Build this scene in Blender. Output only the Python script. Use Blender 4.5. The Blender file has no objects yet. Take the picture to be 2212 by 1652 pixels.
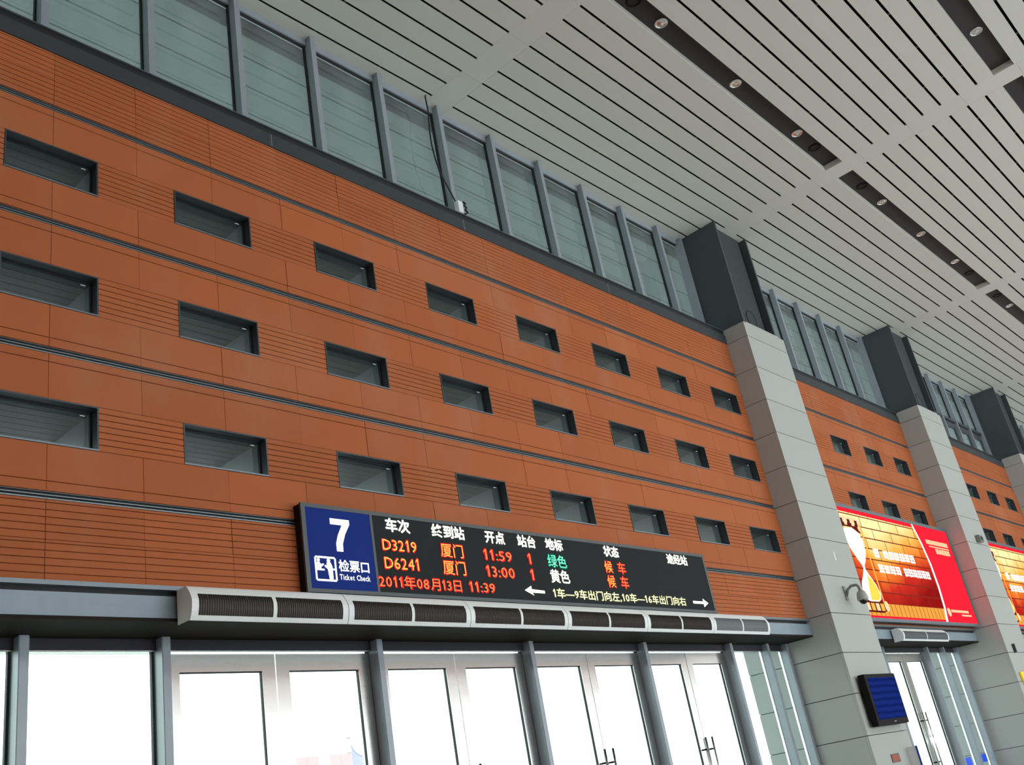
import bpy, bmesh, math, random
from mathutils import Matrix, Vector
random.seed(7)
C = bpy.context.scene.collection
U = 0.4          # one building module (window height) in metres
Z0 = 19.75       # floor lies this many modules below the top window row
ZC = 9.271       # ceiling underside
# ------------------------------------------------------------------ camera, sky, exposure
cam = bpy.data.objects.new('camera', bpy.data.cameras.new('camera')); C.objects.link(cam)
RI = Vector((0.668773, -0.723757, -0.170051)); DN = Vector((0.194472, 0.391061, -0.899584)); FW = Vector((0.717581, 0.568548, 0.402282))
mw = Matrix.Identity(4)
for i in range(3):
    mw[i][0] = RI[i]; mw[i][1] = -DN[i]; mw[i][2] = -FW[i]
CP = (-7.181021, -18.475511, -15.856362)
mw[0][3], mw[1][3], mw[2][3] = CP[0]*U, CP[1]*U, (CP[2]+Z0)*U
cam.matrix_world = mw
cam.data.sensor_width = 36; cam.data.lens = 34.8591; cam.data.clip_end = 800
sc = bpy.context.scene; sc.camera = cam
world = bpy.data.worlds.new('overcast_sky'); sc.world = world; world.use_nodes = True
wb = world.node_tree.nodes['Background']
wb.inputs[0].default_value = (0.90, 0.98, 1.0, 1); wb.inputs[1].default_value = 4.7
sc.view_settings.view_transform = 'Standard'; sc.view_settings.look = 'None'
sc.view_settings.exposure = 0.0; sc.view_settings.gamma = 1.0; sc.view_settings.use_curve_mapping = False
sc.cycles.max_bounces = 8; sc.cycles.diffuse_bounces = 4; sc.cycles.transparent_max_bounces = 16

# ------------------------------------------------------------------ materials
def mat(name, col, rough=0.6, metal=0.0, var=0.0, noise=0.0, nscale=8.0, spec=0.5, emit=None, es=1.0, bump=0.0, stretch=None):
    m = bpy.data.materials.new(name); m.use_nodes = True; nt = m.node_tree; b = nt.nodes['Principled BSDF']
    b.inputs['Base Color'].default_value = (*col, 1); b.inputs['Roughness'].default_value = rough
    b.inputs['Metallic'].default_value = metal; b.inputs['Specular IOR Level'].default_value = spec
    if emit:
        b.inputs['Emission Color'].default_value = (*emit, 1); b.inputs['Emission Strength'].default_value = es
    last = None
    if var or noise:
        hsv = nt.nodes.new('ShaderNodeHueSaturation'); hsv.inputs['Color'].default_value = (*col, 1)
        add = nt.nodes.new('ShaderNodeMath'); add.operation = 'ADD'; add.inputs[0].default_value = 1 - var/2 - noise/2; add.inputs[1].default_value = 0
        if var:
            oi = nt.nodes.new('ShaderNodeObjectInfo'); mu = nt.nodes.new('ShaderNodeMath'); mu.operation = 'MULTIPLY'
            mu.inputs[1].default_value = var; nt.links.new(oi.outputs['Random'], mu.inputs[0]); nt.links.new(mu.outputs[0], add.inputs[1])
        out = add
        if noise:
            tc = nt.nodes.new('ShaderNodeTexCoord'); n = nt.nodes.new('ShaderNodeTexNoise'); n.inputs['Scale'].default_value = nscale; n.inputs['Detail'].default_value = 5
            if stretch:
                mp = nt.nodes.new('ShaderNodeMapping'); mp.inputs['Scale'].default_value = stretch
                nt.links.new(tc.outputs['Object'], mp.inputs['Vector']); nt.links.new(mp.outputs[0], n.inputs['Vector'])
            else: nt.links.new(tc.outputs['Object'], n.inputs['Vector'])
            m2 = nt.nodes.new('ShaderNodeMath'); m2.operation = 'MULTIPLY_ADD'; m2.inputs[1].default_value = noise
            nt.links.new(n.outputs['Fac'], m2.inputs[0]); nt.links.new(add.outputs[0], m2.inputs[2]); out = m2
            if bump:
                bp = nt.nodes.new('ShaderNodeBump'); bp.inputs['Strength'].default_value = bump; bp.inputs['Distance'].default_value = 0.01
                nt.links.new(n.outputs['Fac'], bp.inputs['Height']); nt.links.new(bp.outputs[0], b.inputs['Normal'])
        nt.links.new(out.outputs[0], hsv.inputs['Value']); nt.links.new(hsv.outputs[0], b.inputs['Base Color'])
    return m
def glass(name, tint=(0.8, 0.9, 0.88), dirt=0.05, dscale=2.0, ior=1.5, det=3):
    m = bpy.data.materials.new(name); m.use_nodes = True; nt = m.node_tree; nt.nodes.clear()
    o = nt.nodes.new('ShaderNodeOutputMaterial'); tr = nt.nodes.new('ShaderNodeBsdfTransparent'); tr.inputs[0].default_value = (*tint, 1)
    gl = nt.nodes.new('ShaderNodeBsdfGlossy'); gl.inputs['Roughness'].default_value = 0.02; gl.inputs[0].default_value = (0.9, 0.95, 0.95, 1)
    fr = nt.nodes.new('ShaderNodeFresnel'); fr.inputs[0].default_value = ior
    ge = nt.nodes.new('ShaderNodeNewGeometry'); inv = nt.nodes.new('ShaderNodeMath'); inv.operation = 'SUBTRACT'; inv.inputs[0].default_value = 1; nt.links.new(ge.outputs['Backfacing'], inv.inputs[1])
    ff = nt.nodes.new('ShaderNodeMath'); ff.operation = 'MULTIPLY'; nt.links.new(fr.outputs[0], ff.inputs[0]); nt.links.new(inv.outputs[0], ff.inputs[1])
    mx = nt.nodes.new('ShaderNodeMixShader'); nt.links.new(ff.outputs[0], mx.inputs[0]); nt.links.new(tr.outputs[0], mx.inputs[1]); nt.links.new(gl.outputs[0], mx.inputs[2])
    df = nt.nodes.new('ShaderNodeBsdfTranslucent'); df.inputs[0].default_value = (0.75, 0.82, 0.8, 1)
    d2 = nt.nodes.new('ShaderNodeBsdfDiffuse'); d2.inputs[0].default_value = (0.6, 0.65, 0.63, 1)
    dm = nt.nodes.new('ShaderNodeMixShader'); nt.links.new(df.outputs[0], dm.inputs[1]); nt.links.new(d2.outputs[0], dm.inputs[2])
    m3 = nt.nodes.new('ShaderNodeMixShader'); nt.links.new(mx.outputs[0], m3.inputs[1]); nt.links.new(dm.outputs[0], m3.inputs[2])
    tc = nt.nodes.new('ShaderNodeTexCoord'); mp = nt.nodes.new('ShaderNodeMapping'); mp.inputs['Scale'].default_value = (1, 1, 0.4); mp.inputs['Rotation'].default_value = (0, 0.6, 0)
    n = nt.nodes.new('ShaderNodeTexNoise'); n.inputs['Scale'].default_value = dscale; n.inputs['Detail'].default_value = det; n.inputs['Roughness'].default_value = 0.6
    nt.links.new(tc.outputs['Object'], mp.inputs[0]); nt.links.new(mp.outputs[0], n.inputs['Vector'])
    mu = nt.nodes.new('ShaderNodeMapRange'); mu.inputs[1].default_value = 0.35; mu.inputs[2].default_value = 0.75; mu.inputs[3].default_value = dirt*0.4; mu.inputs[4].default_value = dirt*1.8
    nt.links.new(n.outputs['Fac'], mu.inputs[0]); nt.links.new(mu.outputs[0], m3.inputs[0]); nt.links.new(m3.outputs[0], o.inputs[0])
    return m
def emi(name, col, s=1.0):
    m = bpy.data.materials.new(name); m.use_nodes = True; nt = m.node_tree; nt.nodes.clear()
    o = nt.nodes.new('ShaderNodeOutputMaterial'); e = nt.nodes.new('ShaderNodeEmission'); e.inputs[0].default_value = (*col, 1); e.inputs[1].default_value = s
    nt.links.new(e.outputs[0], o.inputs[0]); return m
def terracotta():
    m = mat('terracotta', (0.41, 0.114, 0.038), 0.75, 0, 0.11, 0.16, 1.1, 0.25)
    nt = m.node_tree; b = nt.nodes['Principled BSDF']; src = b.inputs['Base Color'].links[0].from_socket
    mix = nt.nodes.new('ShaderNodeMix'); mix.data_type = 'RGBA'; mix.inputs['B'].default_value = (0.42, 0.19, 0.11, 1)
    g = nt.nodes.new('ShaderNodeNewGeometry'); n = nt.nodes.new('ShaderNodeTexNoise'); n.inputs['Scale'].default_value = 0.55; n.inputs['Detail'].default_value = 6
    mp = nt.nodes.new('ShaderNodeMapping'); mp.inputs['Scale'].default_value = (1.6, 1, 0.8); nt.links.new(g.outputs['Position'], mp.inputs[0]); nt.links.new(mp.outputs[0], n.inputs['Vector'])
    r = nt.nodes.new('ShaderNodeMapRange'); r.inputs[1].default_value = 0.52; r.inputs[2].default_value = 0.8; r.inputs[4].default_value = 0.6
    nt.links.new(n.outputs['Fac'], r.inputs[0]); nt.links.new(r.outputs[0], mix.inputs['Factor']); nt.links.new(src, mix.inputs['A']); nt.links.new(mix.outputs['Result'], b.inputs['Base Color'])
    return m
M = dict(
    underside=mat('underside_steel', (0.035, 0.033, 0.04), 0.6, spec=0.2), steel_face=mat('ledge_steel', (0.038, 0.045, 0.052), 0.5, 0.0, 0, 0.2, 3, spec=0.3), lining_shaded=mat('opening_lining_shaded', (0.085, 0.10, 0.10), 0.5, 0, 0, 0.3, 3),  # window tunnel top coloured darker than its jambs, as shade
    poster_red_glare=mat('poster_red_glare', (0.95, 0.42, 0.45), 0.6), poster_cream_glare=mat('poster_cream_glare', (0.95, 0.82, 0.74), 0.6), blue_glare=mat('blue_sign_glare', (0.45, 0.42, 0.95), 0.6),  # outdoor boards: overexposed daylight put into paler print colours
    terra=terracotta(),
    rail=mat('rail_aluminium', (0.20, 0.23, 0.25), 0.4, 0.6), black=mat('black_gasket', (0.008, 0.008, 0.01), 0.6),
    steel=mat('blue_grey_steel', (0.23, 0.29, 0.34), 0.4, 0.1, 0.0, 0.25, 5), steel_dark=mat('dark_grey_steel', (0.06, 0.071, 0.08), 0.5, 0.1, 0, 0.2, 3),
    mullion=mat('mullion_paint', (0.29, 0.33, 0.37), 0.35, 0.1, 0.05, 0.25, 3), frame=mat('window_frame_paint', (0.045, 0.052, 0.06), 0.4, 0.2),
    frame_lip=mat('window_lip_paint', (0.17, 0.2, 0.23), 0.35, 0.4),
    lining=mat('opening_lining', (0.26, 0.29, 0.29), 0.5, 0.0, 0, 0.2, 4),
    core=mat('wall_core', (0.05, 0.05, 0.05), 0.9), stone=mat('grey_granite', (0.40, 0.41, 0.39), 0.7, 0, 0.05, 0.16, 70),
    ceil=mat('ceiling_white_panel', (0.585, 0.585, 0.535), 0.55, 0, 0.03, 0.05, 1.2), plenum=mat('plenum_black', (0.006, 0.006, 0.006), 0.9),
    recess=mat('recess_dark', (0.018, 0.013, 0.015), 0.6), carrier=mat('carrier', (0.10, 0.10, 0.08), 0.6),
    chrome=mat('lamp_chrome', (0.8, 0.8, 0.8), 0.12, 1.0), stainless=mat('stainless', (0.72, 0.72, 0.70), 0.22, 1.0, 0, 0.15, 3, stretch=(2, 2, 8)),
    white=mat('white_enamel', (0.80, 0.83, 0.83), 0.35), grille=mat('grille', (0.032, 0.024, 0.021), 0.5, 0.4, 0, 0.5, 160),
    grille_lit=mat('grille_lit', (0.22, 0.24, 0.25), 0.5, 0.4, 0, 0.5, 160),  # same grille, with reflected light put into a paler colour
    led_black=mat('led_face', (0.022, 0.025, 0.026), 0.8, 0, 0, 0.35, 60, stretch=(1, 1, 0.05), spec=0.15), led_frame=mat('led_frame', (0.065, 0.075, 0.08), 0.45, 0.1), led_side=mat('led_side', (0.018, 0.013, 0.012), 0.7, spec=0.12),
    blue=mat('blue_panel', (0.006, 0.015, 0.09), 0.7, spec=0.1, emit=(0.004, 0.014, 0.11), es=0.9),
    tv=mat('tv_black', (0.007, 0.005, 0.006), 0.6, spec=0.12), cctv=mat('cctv_grey', (0.20, 0.20, 0.18), 0.4), cctv_white=mat('cctv_light', (0.34, 0.34, 0.32), 0.4),
    smoked=mat('smoked_dome', (0.004, 0.004, 0.004), 0.08), red_plaque=mat('red_plaque', (0.30, 0.055, 0.03), 0.5), yellow=mat('yellow_sign', (0.85, 0.62, 0.01), 0.5, emit=(0.8, 0.55, 0.0), es=0.15),
    bluetape=mat('blue_tape', (0.012, 0.08, 0.75), 0.5, emit=(0.01, 0.07, 0.7), es=0.2), whitep=mat('white_paper', (0.75, 0.76, 0.76), 0.6),
    cable=mat('cable', (0.01, 0.01, 0.01), 0.6), floor=mat('floor_granite', (0.45, 0.44, 0.42), 0.35, 0, 0, 0.08, 12), platform=mat('platform_concrete', (0.45, 0.45, 0.43), 0.8, 0, 0, 0.1, 3),
    soffit=mat('canopy_soffit', (0.50, 0.55, 0.53), 0.6, 0, 0.08, 0.08, 2), soffit_line=mat('canopy_gap', (0.10, 0.12, 0.12), 0.7),
    pane=glass('clerestory_glass', (0.54, 0.60, 0.60), 0.10, 1.0, det=4), small_pane=glass('small_window_glass', (0.62, 0.68, 0.68), 0.025, 0.9), door_pane=glass('door_glass', (0.86, 0.92, 0.90), 0.01, 2.0),
    frosted=glass('pale_glass', (0.9, 0.95, 0.97), 0.28, 0.5),
    e_white=emi('led_white', (1.0, 1.0, 0.86), 1.7), e_red=emi('led_red', (0.95, 0.02, 0.03), 0.95), e_yellow=emi('led_yellow', (1.0, 0.62, 0.12), 1.15), e_redy=emi('led_amber', (1.0, 0.30, 0.10), 1.0),
    e_green=emi('led_green', (0.0, 0.55, 0.25), 0.8), e_mint=emi('led_mint', (0.35, 1.0, 0.75), 1.1), e_cream=emi('led_cream', (1.0, 1.0, 0.55), 1.3),
    e_sign=emi('sign_white', (1.0, 1.0, 0.97), 1.5),
    a_red=emi('ad_red', (1.0, 0.013, 0.028), 1.6), a_white=emi('ad_white', (1.0, 1.0, 0.95), 1.25), a_cream=emi('ad_cream', (1.0, 0.72, 0.40), 1.1), a_gold=emi('ad_gold', (1.0, 0.50, 0.08), 1.05), a_brown=emi('ad_brown', (0.14, 0.018, 0.012), 1.0),
    a_sand=emi('ad_sand', (1.0, 0.72, 0.10), 1.1), a_orange=emi('ad_orange', (0.9, 0.30, 0.05), 1.0),
)
def specks(m, col=(0.42, 0.46, 0.48)):
    nt = m.node_tree; b = nt.nodes['Principled BSDF']; src = b.inputs['Base Color'].links[0].from_socket
    g = nt.nodes.new('ShaderNodeNewGeometry'); mp = nt.nodes.new('ShaderNodeMapping'); mp.inputs['Scale'].default_value = (9, 9, 3.5)
    n = nt.nodes.new('ShaderNodeTexNoise'); n.inputs['Scale'].default_value = 2.6; n.inputs['Detail'].default_value = 6; n.inputs['Distortion'].default_value = 1.5
    r = nt.nodes.new('ShaderNodeMapRange'); r.inputs[1].default_value = 0.69; r.inputs[2].default_value = 0.73; r.inputs[4].default_value = 0.7
    x = nt.nodes.new('ShaderNodeMix'); x.data_type = 'RGBA'; x.inputs['B'].default_value = (*col, 1)
    nt.links.new(g.outputs['Position'], mp.inputs[0]); nt.links.new(mp.outputs[0], n.inputs['Vector']); nt.links.new(n.outputs['Fac'], r.inputs[0])
    nt.links.new(r.outputs[0], x.inputs['Factor']); nt.links.new(src, x.inputs['A']); nt.links.new(x.outputs['Result'], b.inputs['Base Color'])
specks(M['mullion'])
# ------------------------------------------------------------------ geometry helpers (all in modules, scaled by U)
WP = {}
def empty(name, x, y, z, parent=None, **props):
    o = bpy.data.objects.new(name, None); C.objects.link(o); o.empty_display_size = 0.1
    w = Vector((x*U, y*U, (z+Z0)*U)); pw = WP[parent.name] if parent else Vector((0, 0, 0))
    o.parent = parent; o.location = w - pw; WP[o.name] = w
    for k, v in props.items(): o[k] = v
    return o
def thing(name, x, y, z, label, cat, group=None):
    o = empty(name, x, y, z, None, label=label, category=cat)
    if group: o['group'] = group
    return o
def place(name, me, x, y, z, parent=None, **props):
    o = bpy.data.objects.new(name, me); C.objects.link(o)
    w = Vector((x*U, y*U, (z+Z0)*U)); pw = WP[parent.name] if parent else Vector((0, 0, 0))
    o.parent = parent; o.location = w - pw; WP[o.name] = w
    for k, v in props.items(): o[k] = v
    return o
CACHE = {}
def mesh(name, vs, fs, m, smooth=False):
    me = bpy.data.meshes.new(name); me.from_pydata([(v[0]*U, v[1]*U, v[2]*U) for v in vs], [], fs); me.update()
    me.materials.append(m if not isinstance(m, str) else M[m])
    if smooth:
        for p in me.polygons: p.use_smooth = True
    bm = bmesh.new(); bm.from_mesh(me); bmesh.ops.recalc_face_normals(bm, faces=bm.faces); bm.to_mesh(me); bm.free()
    return me
BF = [(0, 3, 2, 1), (4, 5, 6, 7), (0, 1, 5, 4), (1, 2, 6, 5), (2, 3, 7, 6), (3, 0, 4, 7)]
def boxes_data(bs):
    vs, fs = [], []
    for (a, b, c, d, e, f) in bs:
        n = len(vs); vs += [(a, c, e), (b, c, e), (b, d, e), (a, d, e), (a, c, f), (b, c, f), (b, d, f), (a, d, f)]
        fs += [tuple(i+n for i in q) for q in BF]
    return vs, fs
def box(name, m, x0, x1, y0, y1, z0, z1, parent=None, bev=0.0, **props):
    key = (m, round(x1-x0, 4), round(y1-y0, 4), round(z1-z0, 4), bev)
    if key not in CACHE:
        vs, fs = boxes_data([(0, x1-x0, 0, y1-y0, 0, z1-z0)]); me = mesh(name, vs, fs, m)
        if bev:
            bm = bmesh.new(); bm.from_mesh(me); bmesh.ops.bevel(bm, geom=bm.edges[:], offset=bev*U, segments=2, affect='EDGES'); bm.to_mesh(me); bm.free()
        CACHE[key] = me
    return place(name, CACHE[key], x0, y0, z0, parent, **props)
def boxes(name, m, bs, parent=None, **props):
    ox, oy, oz = bs[0][0], bs[0][2], bs[0][4]
    vs, fs = boxes_data([(a-ox, b-ox, c-oy, d-oy, e-oz, f-oz) for (a, b, c, d, e, f) in bs])
    return place(name, mesh(name, vs, fs, m), ox, oy, oz, parent, **props)
def extrude_x(name, m, prof, length, smooth=False, key=None):
    """prof: closed (y,z) outline, extruded along x"""
    if key and key in CACHE: return CACHE[key]
    n = len(prof); vs = [(0, y, z) for y, z in prof] + [(length, y, z) for y, z in prof]
    fs = [(i, (i+1) % n, n+(i+1) % n, n+i) for i in range(n)] + [tuple(range(n)), tuple(range(2*n-1, n-1, -1))]
    me = mesh(name, vs, fs, m, smooth)
    if key: CACHE[key] = me
    return me
def tube(name, m, pts, r, parent=None, seg=8, **props):
    o0 = pts[0]; vs = []; fs = []
    P = [Vector(p) - Vector(o0) for p in pts]
    for i, p in enumerate(P):
        t = (P[min(i+1, len(P)-1)] - P[max(i-1, 0)]).normalized(); a = t.orthogonal().normalized() if i == 0 else (a - t*a.dot(t)).normalized(); b = t.cross(a)
        for k in range(seg):
            an = 2*math.pi*k/seg; v = p + (a*math.cos(an)+b*math.sin(an))*r; vs.append(tuple(v))
    for i in range(len(P)-1):
        for k in range(seg): fs.append((i*seg+k, i*seg+(k+1) % seg, (i+1)*seg+(k+1) % seg, (i+1)*seg+k))
    fs.append(tuple(range(seg))); fs.append(tuple(range(len(vs)-1, len(vs)-1-seg, -1)))
    return place(name, mesh(name, vs, fs, m, True), *o0, parent, **props)
def lathe(name, m, prof, seg=24, smooth=True, key=None):
    """prof: (r,z) list, revolved about z"""
    if key and key in CACHE: return CACHE[key]
    vs = []; fs = []
    for r, z in prof:
        for k in range(seg): an = 2*math.pi*k/seg; vs.append((r*math.cos(an), r*math.sin(an), z))
    for i in range(len(prof)-1):
        for k in range(seg): fs.append((i*seg+k, i*seg+(k+1) % seg, (i+1)*seg+(k+1) % seg, (i+1)*seg+k))
    me = mesh(name, vs, fs, m, smooth)
    if key: CACHE[key] = me
    return me
def poly(name, m, pts, y, parent, th=0.02, **props):
    """flat figure in a wall-parallel plane, with thickness; pts (x,z)"""
    ox, oz = pts[0]; n = len(pts)
    vs = [(x-ox, 0, z-oz) for x, z in pts] + [(x-ox, th, z-oz) for x, z in pts]
    fs = [tuple(range(n)), tuple(range(2*n-1, n-1, -1))] + [(i, (i+1) % n, n+(i+1) % n, n+i) for i in range(n)]
    return place(name, mesh(name, vs, fs, m), ox, y, oz, parent, **props)
GLY = {}
def glyph(ch, bold):
    if (ch, bold) not in GLY:
        sh = bold*1.3 if bold > 0.008 else 0; b0 = bold; key = (ch, bold)
        cu = bpy.data.curves.new('t', 'FONT'); cu.body = ch; cu.size = 1; cu.offset = min(bold, 0.006); cu.resolution_u = 2
        to = bpy.data.objects.new('t', cu); C.objects.link(to); dg = bpy.context.evaluated_depsgraph_get()
        me0 = bpy.data.meshes.new_from_object(to.evaluated_get(dg)); C.objects.unlink(to); bpy.data.objects.remove(to)
        V0 = [(v.co.x, v.co.y) for v in me0.vertices]; F0 = [tuple(p.vertices) for p in me0.polygons]
        if ch == '1':   # LED figure one: stem with a short flag
            w_ = 0.045+max(bold, 0)*1.2; V0 = [(0.20-w_, 0), (0.20+w_, 0), (0.20+w_, 0.73+bold), (0.20-w_*0.6, 0.73+bold), (0.05-bold, 0.60), (0.05-bold, 0.60-2*w_), (0.20-w_, 0.64-w_)]; F0 = [tuple(range(7))]
        if sh:
            n0 = len(V0); V1, F1 = [], []
            for q, (ax, az) in enumerate(((-sh, 0), (sh, 0), (0, sh), (0, -sh))):
                V1 += [(vx+ax, vz+az) for vx, vz in V0]; F1 += [tuple(i+q*n0 for i in f) for f in F0]
            V0, F0 = V1, F1
        GLY[(ch, bold)] = (V0, F0) if True else ([(v.co.x, v.co.y) for v in me0.vertices], [tuple(p.vertices) for p in me0.polygons]); bpy.data.meshes.remove(me0)
    return GLY[(ch, bold)]
def text(name, m, body, x0, x1, z0, z1, y, parent, bold=0.0, **props):
    """lettering fitted into the rectangle x0..x1, z0..z1, facing the hall; one object per character"""
    pen = 0.0; out = []
    for ch in body:
        if ch == ' ': pen += 0.35; continue
        vs, fs = glyph(ch, bold); a = min(v[0] for v in vs); b = max(v[0] for v in vs)
        if ord(ch) > 0x2000: adv = 1.0; off = 0.5-(a+b)/2
        else: adv = b-a+0.10; off = 0.05-a
        if ch == '1': adv += 0.12; off += 0.04
        out.append(([(vx+off+pen, vz) for vx, vz in vs], fs)); pen += adv
    xs = [v[0] for vs, _ in out for v in vs]; zs = [v[1] for vs, _ in out for v in vs]; a, b, c, d = min(xs), max(xs), min(zs), max(zs)
    for vs, fs in out:
        q = [((vx-a)/(b-a)*(x1-x0)+x0, (vz-c)/(d-c)*(z1-z0)+z0) for vx, vz in vs]; ox = min(v[0] for v in q); oz = min(v[1] for v in q)
        me = bpy.data.meshes.new(name); me.from_pydata([((vx-ox)*U, 0, (vz-oz)*U) for vx, vz in q], [], fs); me.materials.append(M[m])
        place(name, me, ox, y, oz, parent, **props)

# ------------------------------------------------------------------ bays
G = [1.12, -2.08, -5.28, -8.48]; ZT = [0.0, -3.2, -6.4]
W1L = [0, 4.10, 8.44, 12.75, 17.0, 21.28, 25.63, 29.80]; W1R = [2.13, 6.32, 10.63, 14.90, 19.18, 23.49, 27.82, 32.05]
def w4(x): return [x+4.272*i for i in range(4)], [x+4.272*i+2.12 for i in range(4)]
BAYS = [dict(x0=-0.9, x1=32.65, y=0.0, L=W1L, R=W1R), dict(x0=36.65, x1=54.4, y=0.343, L=w4(38.16)[0], R=w4(38.16)[1]),
        dict(x0=58.4, x1=75.5, y=0.343, L=w4(59.36)[0], R=w4(59.36)[1]), dict(x0=79.5, x1=96.7, y=0.343, L=w4(80.6)[0], R=w4(80.6)[1]),
        dict(x0=-22.0, x1=-4.9, y=0.0, L=w4(-20.6)[0], R=w4(-20.6)[1])]
PILLARS = [32.65, 54.4, 75.5, 96.7, -4.9]
GAP = 0.009
def panel_mesh(w, h, grooves):
    key = ('pan', round(w, 3), round(h, 3), tuple(round(g, 3) for g in grooves))
    if key in CACHE: return CACHE[key]
    gw, gd = 0.011, 0.035; p = [(0.12, 0), (0.006, 0), (0, 0.008)]
    for g in sorted(grooves): p += [(0, g-gw), (gd, g-gw*0.6), (gd, g+gw*0.6), (0, g+gw)]
    p += [(0, h-0.008), (0.006, h), (0.12, h)]
    return extrude_x('terracotta_panel', 'terra', p, w, key=key)
wn = 0
def build_bay(b, first):
    global wn
    X0, X1, Y = b['x0'], b['x1'], b['y']; L, R = b['L'], b['R']
    w = empty('wall_back', X0, Y, -10.2, None, kind='structure')
    seams = [X0]
    for i in range(len(L)):
        seams.append((L[i]+R[i])/2)
        if i < len(L)-1: seams.append((R[i]+L[i+1])/2)
    seams.append(X1)
    def course(z0, z1, grooves):
        for a, c in zip(seams[:-1], seams[1:]):
            jy = random.uniform(-0.006, 0.006)
            place('terracotta_panel', panel_mesh(c-a-GAP, z1-z0-GAP, grooves), a+GAP/2, Y+jy, z0+GAP/2, w)
    rib = [0.143*i for i in range(1, 7)]
    hh = (2.77-1.205)/2
    for z0 in (1.205, 1.205+hh): course(z0, z0+hh, [hh*i/5.5 for i in range(1, 6)])
    hb = (10.2-8.565)/2
    for z0 in (-10.2, -10.2+hb): course(z0, z0+hb, [hb*i/5.5 for i in range(1, 6)])
    for t in range(3):
        zt = ZT[t]; ht = G[t]-0.085-zt; course(zt, zt+ht, [ht-0.2])
        zb = G[t+1]+0.085; course(zb, zt-1, [0.2])
        edges = [(X0, L[0])] + [(R[i], L[i+1]) for i in range(len(L)-1)] + [(R[-1], X1)]
        for a, c in edges:
            place('terracotta_panel', panel_mesh(c-a-GAP, 1-GAP, rib), a+GAP/2, Y+random.uniform(-0.006, 0.006), zt-1+GAP/2, w)
    for g in G:   # shadow-gap rails: dark channel with two slim aluminium lips
        p = [(0.12, -0.085), (-0.01, -0.085), (-0.01, -0.06), (0.09, -0.05), (0.09, -0.012), (0.01, -0.006), (0.01, 0.012), (0.10, 0.02), (0.10, 0.06), (0.03, 0.075), (0.03, 0.085), (0.12, 0.085)]
        place('joint_rail', extrude_x('joint_rail', 'rail', p, X1-X0), X0, Y, g, w)
        boxes('rail_gasket', 'black', [(X0, X1, Y+0.075, Y+0.088, g-0.05, g-0.012), (X0, X1, Y+0.085, Y+0.098, g+0.02, g+0.06)], w)
    # masonry core with openings
    bs = []; ya, yb = Y+0.125, 2.2
    cuts = [2.95] + [v for t in range(3) for v in (ZT[t]+0.001, ZT[t]-1.001)] + [-10.25]
    for i in range(0, len(cuts), 2): bs.append((X0, X1, ya, yb, cuts[i+1], cuts[i]))
    for t in range(3):
        for a, c in [(X0, L[0])] + [(R[i], L[i+1]) for i in range(len(L)-1)] + [(R[-1], X1)]: bs.append((a, c, ya, yb, ZT[t]-1.0, ZT[t]))
    boxes('wall_core', 'core', bs, w)
    # small windows
    for t in range(3):
        for i in range(len(L)):
            wn += 1; zt = ZT[t]; wd = R[i]-L[i]
            o = empty('window_%d' % wn, L[i], Y, zt-1, None, kind='structure')
            f = 0.035; d = 0.27
            key = ('wf', round(wd, 3))
            if key not in CACHE:
                vs, fs = boxes_data([(0, wd, -0.015, d, 1-f, 1), (0, f, -0.015, d, f, 1-f), (wd-f, wd, -0.015, d, f, 1-f)]); CACHE[key] = mesh('window_reveal', vs, fs, 'frame')
                vs, fs = boxes_data([(0, wd, -0.02, d, 0, f)]); CACHE[key+('s',)] = mesh('window_sill', vs, fs, 'frame_lip')
                g = 0.03
                vs, fs = boxes_data([(f, wd-f, d-0.03, d+0.03, 1-f-g, 1-f), (f, wd-f, d-0.03, d+0.03, f, f+g), (f, f+g, d-0.03, d+0.03, f, 1-f), (wd-f-g, wd-f, d-0.03, d+0.03, f, 1-f)]); CACHE[key+('g',)] = mesh('gasket', vs, fs, 'black')
                vs, fs = boxes_data([(f, wd-f, d, d+0.015, f, 1-f)]); CACHE[key+('p',)] = mesh('pane', vs, fs, 'small_pane')
                k = 0.01; e = 2.2-0.343 if Y > 0 else 2.2
                vs, fs = boxes_data([(0, wd, d+0.04, e, 0, k), (0, k, d+0.04, e, k, 1-k), (wd-k, wd, d+0.04, e, k, 1-k)]); CACHE[key+('l', Y)] = mesh('opening_lining', vs, fs, 'lining')
                wb_ = (e-d-0.04)/7; vs, fs = boxes_data([(0, wd, d+0.04+wb_*j, d+0.02+wb_*(j+1), 1-0.02, 1) for j in range(7)]); CACHE[key+('t', Y)] = mesh('opening_soffit', vs, fs, 'lining_shaded')
            if key+('l', Y) not in CACHE:
                k = 0.01; e = 2.2-Y
                vs, fs = boxes_data([(0, wd, d+0.04, e, 0, k), (0, k, d+0.04, e, k, 1-k), (wd-k, wd, d+0.04, e, k, 1-k)]); CACHE[key+('l', Y)] = mesh('opening_lining', vs, fs, 'lining')
                wb_ = (e-d-0.04)/7; vs, fs = boxes_data([(0, wd, d+0.04+wb_*j, d+0.02+wb_*(j+1), 1-0.02, 1) for j in range(7)]); CACHE[key+('t', Y)] = mesh('opening_soffit', vs, fs, 'lining_shaded')
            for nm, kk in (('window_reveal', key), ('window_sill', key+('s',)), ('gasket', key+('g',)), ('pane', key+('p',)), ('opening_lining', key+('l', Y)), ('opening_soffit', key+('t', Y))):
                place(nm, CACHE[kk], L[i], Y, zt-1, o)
            boxes('latch', 'white', [(R[i]-0.28, R[i]-0.17, Y+d-0.02, Y+d-0.005, zt-0.14, zt-0.12)], o)
tn = 0
def trim(x, y, z):
    global tn; tn += 1; return empty('trim_%d' % tn, x, y, z, None, kind='structure')
MX = [1.1+2.955*i for i in range(-8, 33)]
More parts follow.
